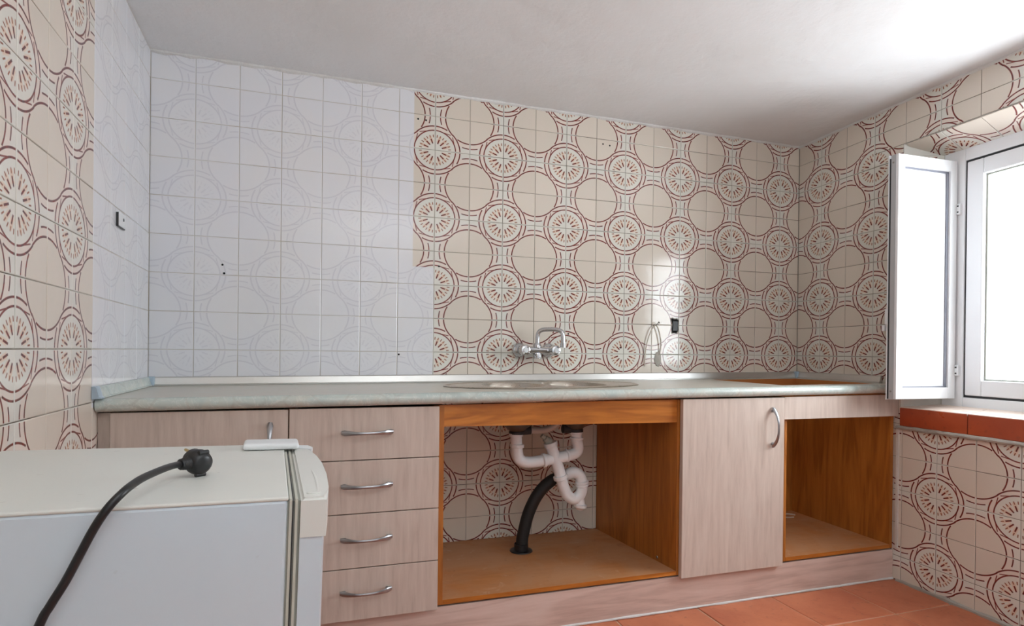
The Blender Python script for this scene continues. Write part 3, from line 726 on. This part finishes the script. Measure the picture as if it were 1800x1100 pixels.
# corrugated-looking black waste hose
pts = [(1.535, -0.25, 0.452), (1.505, -0.235, 0.443), (1.468, -0.222, 0.412), (1.435, -0.212, 0.365), (1.408, -0.203, 0.30), (1.392, -0.197, 0.23), (1.386, -0.194, 0.19), (1.384, -0.193, 0.10)]
pipe('waste_hose', pts, 0.0245, m_blackhose, 8)['label'] = 'black waste hose curving down through the base'
bm = nb(); lathe(bm, [(0.026, 0.03), (0.029, 0.028), (0.029, 0.004), (0.045, 0.003), (0.047, 0.0), (0.026, 0.0)], (1.383, -0.193, 0.151), (0, 0, 1), 24); o = obj('floor_flange', bm, m_black, t, smooth=True, off=LB); o['label'] = 'black flange round the hose'

# ------------------------------------------------------------------ tap
t = thing('tap', 'chrome wall-mounted mixer tap with swivel spout above the sink', 'tap', (1.50, 0, 0.965)); LB = t.location.copy()
def lo(name, prof, loc, ax, mat=m_chrome, seg=22): bm = nb(); lathe(bm, prof, loc, ax, seg); return obj(name, bm, mat, t, smooth=True, off=LB)
for x in (1.428, 1.568):
    lo('escutcheon', [(0, 0), (0.033, 0), (0.033, 0.006), (0.026, 0.018), (0.016, 0.024), (0.014, 0.05), (0, 0.05)], (x, -0.001, 0.969), (0, -1, 0))
    lo('valve', [(0, 0), (0.017, 0), (0.021, 0.006), (0.021, 0.03), (0.016, 0.036), (0, 0.036)], (x, -0.035, 0.969), (0, -1, 0))
bm = nb(); tube(bm, [(1.415, -0.052, 0.969), (1.58, -0.052, 0.967)], 0.0165, 18); obj('body', bm, m_chrome, t, smooth=True, off=LB)
for x in (1.428, 1.568):
    bm = nb(); n = 30; rings = []
    prof = [(0, 0.0), (0.017, 0.0), (0.0235, 0.005), (0.0235, 0.024), (0.019, 0.032), (0.012, 0.034), (0, 0.035)]
    lathe(bm, prof, (x, -0.066, 0.969), (0.0, -1, 0), 30)
    for v in bm.verts:                                              # fluted grip
        d = Vector((v.co.x-x, 0, v.co.z-0.969))
        if d.length > 0.022: a = math.atan2(d.z, d.x); k = 1-0.06*(cos(a*8) > 0.3); v.co.x = x+d.x*k; v.co.z = 0.969+d.z*k
    k_ = obj('tap_knob', bm, m_chrome, t, smooth=True, off=LB)
    bm = nb(); lathe(bm, [(0, 0), (0.012, 0), (0.010, 0.002), (0, 0.002)], (x, -0.101, 0.969), (0, -1, 0), 18); obj('knob_cap', bm, m_whitep, k_, smooth=True, off=LB)
lo('spout_base', [(0, 0), (0.017, 0), (0.017, 0.012), (0.012, 0.022), (0, 0.022)], (1.497, -0.052, 0.978), (0, 0, 1))
lo('spout_base', [(0, 0), (0.017, 0), (0.02, 0.012), (0.018, 0.026), (0, 0.028)], (1.497, -0.052, 0.958), (0, 0, -1))
sp = [(1.497, -0.052, 0.99), (1.497, -0.053, 1.03), (1.501, -0.056, 1.048), (1.515, -0.065, 1.058), (1.54, -0.083, 1.060), (1.565, -0.100, 1.059), (1.582, -0.112, 1.052), (1.588, -0.117, 1.038), (1.590, -0.118, 0.995)]
bm = nb(); tube(bm, sp, 0.0095, 14, smooth=5); obj('spout', bm, m_chrome, t, smooth=True, off=LB)
lo('aerator', [(0, 0), (0.0125, 0), (0.0125, 0.02), (0, 0.02)], (1.590, -0.118, 0.982), (0, 0, 1))

# ------------------------------------------------------------------ small things on the walls
bm = nb(); poly = [(2.200, 1.128), (2.209, 1.133), (2.222, 1.128), (2.235, 1.131), (2.246, 1.122), (2.243, 1.098), (2.247, 1.075), (2.236, 1.058), (2.221, 1.060), (2.208, 1.058), (2.205, 1.08), (2.209, 1.10)]
t = thing('wall_socket_hole', 'black broken-out socket hole in the back wall tiles', 'socket hole', (2.225, 0, 1.094))
prism(bm, poly, lambda a, b, h: (a, h, b), (-0.0012, 0.001)); obj('opening', bm, m_hole, t, off=t.location)
bm = nb()
for k, (a, b) in enumerate(zip(poly, poly[1:]+poly[:1])): tube(bm, [(a[0], -0.001, a[1]), (b[0], -0.001, b[1])], 0.0022*random.uniform(.6, 1.4), 6)
obj('broken_edge', bm, m_dirty, t, off=t.location)
bm = nb(); box(bm, 2.212, 2.240, -0.004, -0.001, 1.07, 1.118, 0.001); obj('socket_box', bm, m_black, t, off=t.location)
t = thing('cord_loop', 'pale cord looped over a nail in the back wall right of the tap', 'cord', (2.11, 0, 1.10))
bm = nb(); tube(bm, [(2.108, 0.001, 1.094), (2.110, -0.016, 1.094), (2.114, -0.022, 1.100), (2.122, -0.022, 1.110), (2.128, -0.018, 1.104)], 0.0026, 8, smooth=3); o = obj('nail', bm, m_screw, t, smooth=True, off=t.location)
bm = nb(); tube(bm, [(2.112, -0.012, 1.098), (2.09, -0.014, 1.075), (2.072, -0.012, 1.03), (2.062, -0.009, 0.985), (2.058, -0.007, 0.935), (2.058, -0.006, 0.90)], 0.003, 7, smooth=5)
tube(bm, [(2.112, -0.013, 1.099), (2.125, -0.015, 1.075), (2.138, -0.013, 1.03), (2.142, -0.01, 0.995), (2.14, -0.007, 0.97), (2.137, -0.005, 0.955)], 0.003, 7, smooth=5)
obj('cord', bm, m_cord, t, smooth=True, off=t.location)
bm = nb(); lathe(bm, [(0, 0.0), (0.03, 0.001), (0.027, 0.004), (0.015, 0.006), (0, 0.007)], (2.132, 0.0, 0.934), (0, -1, 0), 14, 0.62, 1.25)
for v in bm.verts: v.co += Vector((random.uniform(-.003, .003), 0, random.uniform(-.004, .004)))
o = obj('plaster_patch', bm, m_dirty, smooth=True, off=(2.132, 0, 0.934)); o.location = (2.132, 0, 0.934); tag(o, 'crumbly plaster patch on the wall tiles below the hanging cord', 'plaster patch')
t = thing('blanking_plate', 'small white painted plate with a screw hole on the left wall', 'plate', (0.0155, -0.37, 1.348), (0, 0, angL))
boxo('plate', (-0.036, 0.036, -0.007, 0.001, -0.021, 0.021), m_whitep, t, 0.0015)
bm = nb(); box(bm, -0.0385, -0.036, -0.006, 0.0, -0.023, 0.018); box(bm, -0.0385, 0.034, -0.006, 0.0, -0.0235, -0.021); o = obj('dark_edge_l', bm, m_black, t); o['label'] = 'thin dark L along two plate edges'  # thin black L beside the plate's side and lower edge
bm = nb(); lathe(bm, [(0, 0), (0.005, 0), (0.005, 0.001), (0, 0.001)], (0.012, -0.007, 0.004), (0, -1, 0), 12); obj('screw_hole', bm, m_black, t)
spots = [(0.243, 1.278), (0.249, 1.246), (0.975, 1.927), (1.008, 1.926), (1.829, 1.926), (1.864, 1.923), (1.069, 1.318), (1.93, 0.985), (0.905, 0.945), (1.665, 1.045)]
for k, (x, z) in enumerate(spots):
    bm = nb(); lathe(bm, [(0.0042, -0.0004), (0.003, 0.0008), (0.0, 0.0006)], (0, 0, 0), (0, -1, 0), 8); o = obj('drill_hole', bm, m_hole, wall_back); o.location = (x, -0.0004, z)
bm = nb(); tube(bm, [(2.835+0.045*cos(a*pi/9), -0.09+0.03*sin(a*pi/9), 0.153) for a in range(15)], 0.0035, 8, smooth=2)
o = obj('cable_offcut', bm, m_cord, smooth=True, off=(2.835, -0.09, 0.1495)); o.location = (2.835, -0.09, 0.1495); tag(o, 'curled white cable offcut on the base of the open hob cabinet', 'cable')

# ------------------------------------------------------------------ fridge
fr = thing('fridge', 'small old white fridge in the foreground, door facing right', 'fridge', (0.57, -1.637, 0.775))
Rm = Matrix.Rotation(radians(4.23), 3, 'Z') @ Matrix.Rotation(radians(-0.74), 3, 'X') @ Matrix.Rotation(radians(1.45), 3, 'Y')
fr.rotation_euler = Rm.to_euler()
FD = 0.455; FW = 0.48; FH = 0.735
boxo('body', (-FD, -0.001, 0, FW, -FH, -0.004), m_fr, fr, 0.004)
boxo('top_panel', (-FD, 0.0, -0.0006, FW, -0.005, 0.0), m_fr_top, fr, 0.002)
boxo('door_seal', (-0.001, 0.0145, 0.004, FW-0.006, -FH+0.03, -0.006), m_gask, fr)
bm = nb()
for a, b in ((0.0012, 0.0045), (0.0080, 0.0112)): box(bm, a, b, 0.0005, FW-0.01, -FH+0.03, -0.0035)
o = obj('seal_lip', bm, plain('pale_seal', (196, 196, 184), .5), fr); o['label'] = 'pale ribs of the door seal'
bm = nb(); box(bm, 0.0046, 0.0062, -0.0002, FW-0.01, -FH+0.03, -0.0045); o = obj('seal_gap', bm, m_dark, fr); o['label'] = 'dark gap in the door seal'
xo = [(-0.002, 0.046), (0.06, 0.053), (0.15, 0.0575), (0.25, 0.058), (0.33, 0.054), (0.39, 0.047), (0.43, 0.038), (0.455, 0.029)]
outl = [(0.0145, -0.002)]+[(x, y) for y, x in xo]+[(0.0145, 0.470)]
bm = nb(); prism(bm, [(x-(0.004 if x > .02 else 0.0), y+0.002 if y < 0.1 else y-0.002) for x, y in outl], lambda a, b, h: (a, b, h), (-FH+0.02, -0.045)); door = obj('door', bm, m_fr, fr)
bm = nb(); prism(bm, outl, lambda a, b, h: (a, b, h), (-0.052, -0.0015))
bmesh.ops.bevel(bm, geom=[e for e in bm.edges if all(v.co.z > -0.01 for v in e.verts)], offset=0.004, segments=3, affect='EDGES')
obj('door_cap', bm, m_cream, door, smooth=True)
bm = nb(); tube(bm, [(0.036, 0.02, -0.002), (0.0385, 0.07, -0.0015), (0.0395, 0.12, -0.0012), (0.0385, 0.17, -0.0016), (0.037, 0.2, -0.002)], [0.0008, 0.0016, 0.002, 0.0016, 0.0008], 6, flat=0.5, smooth=3); obj('grip_ridge', bm, m_cream, door, smooth=True)
bm = nb(); lathe(bm, [(0, 0), (0.009, 0), (0.009, 0.001), (0.006, 0.0018), (0, 0.0018)], (0.031, 0.022, -0.0016), (0, 0, 1), 18, 1.0, 0.75); obj('cap_plug', bm, m_cream, door, smooth=True)
boxo('hinge_cover', (-0.072, 0.026, 0.395, 0.462, 0.001, 0.0135), m_whitep, fr, 0.005, seg=3)
bm = nb(); prism(bm, [(0.02, 0.43), (0.05, 0.405), (0.053, 0.43), (0.045, 0.46), (0.02, 0.465)], lambda a, b, h: (a, b, h), (-0.02, -0.0005)); obj('hinge_bracket', bm, m_whitep, fr)
for x in (-FD+0.04, -0.05):
    for y in (0.05, FW-0.05):
        bm = nb(); w0 = Rm @ Vector((x, y, -FH)); h = w0.z+0.775
        lathe(bm, [(0, 0.0), (0.018, 0.0), (0.018, -h+0.006), (0.014, -h+0.002), (0, -h+0.002)], (x, y, -FH+0.002), (0, 0, 1), 14); obj('foot', bm, m_black, fr)

# ------------------------------------------------------------------ plug and cord lying on the fridge
t = thing('power_cord', 'black power cord with its plug lying on top of the fridge', 'power cord', (0.437, -1.475, 0.782)); LB = t.location.copy()
path = [(0.4219, -1.4934, 0.7968), (0.4178, -1.512, 0.7995), (0.4129, -1.553, 0.803), (0.4031, -1.604, 0.803), (0.3986, -1.632, 0.801), (0.3949, -1.6570, 0.797), (0.384, -1.669, 0.783), (0.371, -1.670, 0.761), (0.358, -1.671, 0.733), (0.346, -1.672, 0.707), (0.333, -1.673, 0.683), (0.323, -1.674, 0.662), (0.296, -1.68, 0.58), (0.255, -1.69, 0.40), (0.22, -1.72, 0.15), (0.20, -1.76, 0.012), (0.16, -1.86, 0.006)]
bm = nb(); tube(bm, path, 0.0047, 10, smooth=6, flat=1.0); obj('cable', bm, m_black, t, smooth=True, off=LB)
ax = Vector((-0.66, 0.68, 0.20)).normalized(); c0 = Vector((0.4379, -1.4783, 0.7968))
bm = nb(); lathe(bm, [(0, -0.016), (0.010, -0.0155), (0.0150, -0.012), (0.0172, -0.006), (0.0182, -0.003), (0.0182, 0.002), (0.0158, 0.0035), (0.0158, 0.0135), (0.0145, 0.0155), (0, 0.0155)], c0, ax, 26)
pb = obj('plug', bm, m_black, t, smooth=True, off=LB)
sd = Vector((0, 0, 1)).cross(ax).normalized(); upv = ax.cross(sd)
for s in (-1, 1):
    a = c0+upv*0.0085*s+ax*0.015; bm = nb(); tube(bm, [a, a+ax*0.016, a+ax*0.0185], [0.0023, 0.0023, 0.0012], 10); o = obj('pin', bm, m_brass, pb, smooth=True, off=LB); o['label'] = 'brass pin'
nd = (Vector(path[0])-c0).normalized()
bm = nb(); n0 = c0+nd*0.008; n1 = Vector(path[1])*0.5+Vector(path[0])*0.5
pts = [n0.lerp(n1, k/12) for k in range(13)]; tube(bm, pts, [0.0115 if k < 3 else (0.0102 if k % 2 else 0.0082)*(1-0.018*k) for k in range(13)], 14); obj('strain_relief', bm, m_black, pb, smooth=True, off=LB)
for s in (-1, 1):
    q = c0+upv*0.0165*s; bm = nb(); tube(bm, [q-ax*0.009-sd*0.007, q-ax*0.009+sd*0.007], 0.0035, 8); obj('grip_rib', bm, m_black, pb, off=LB)
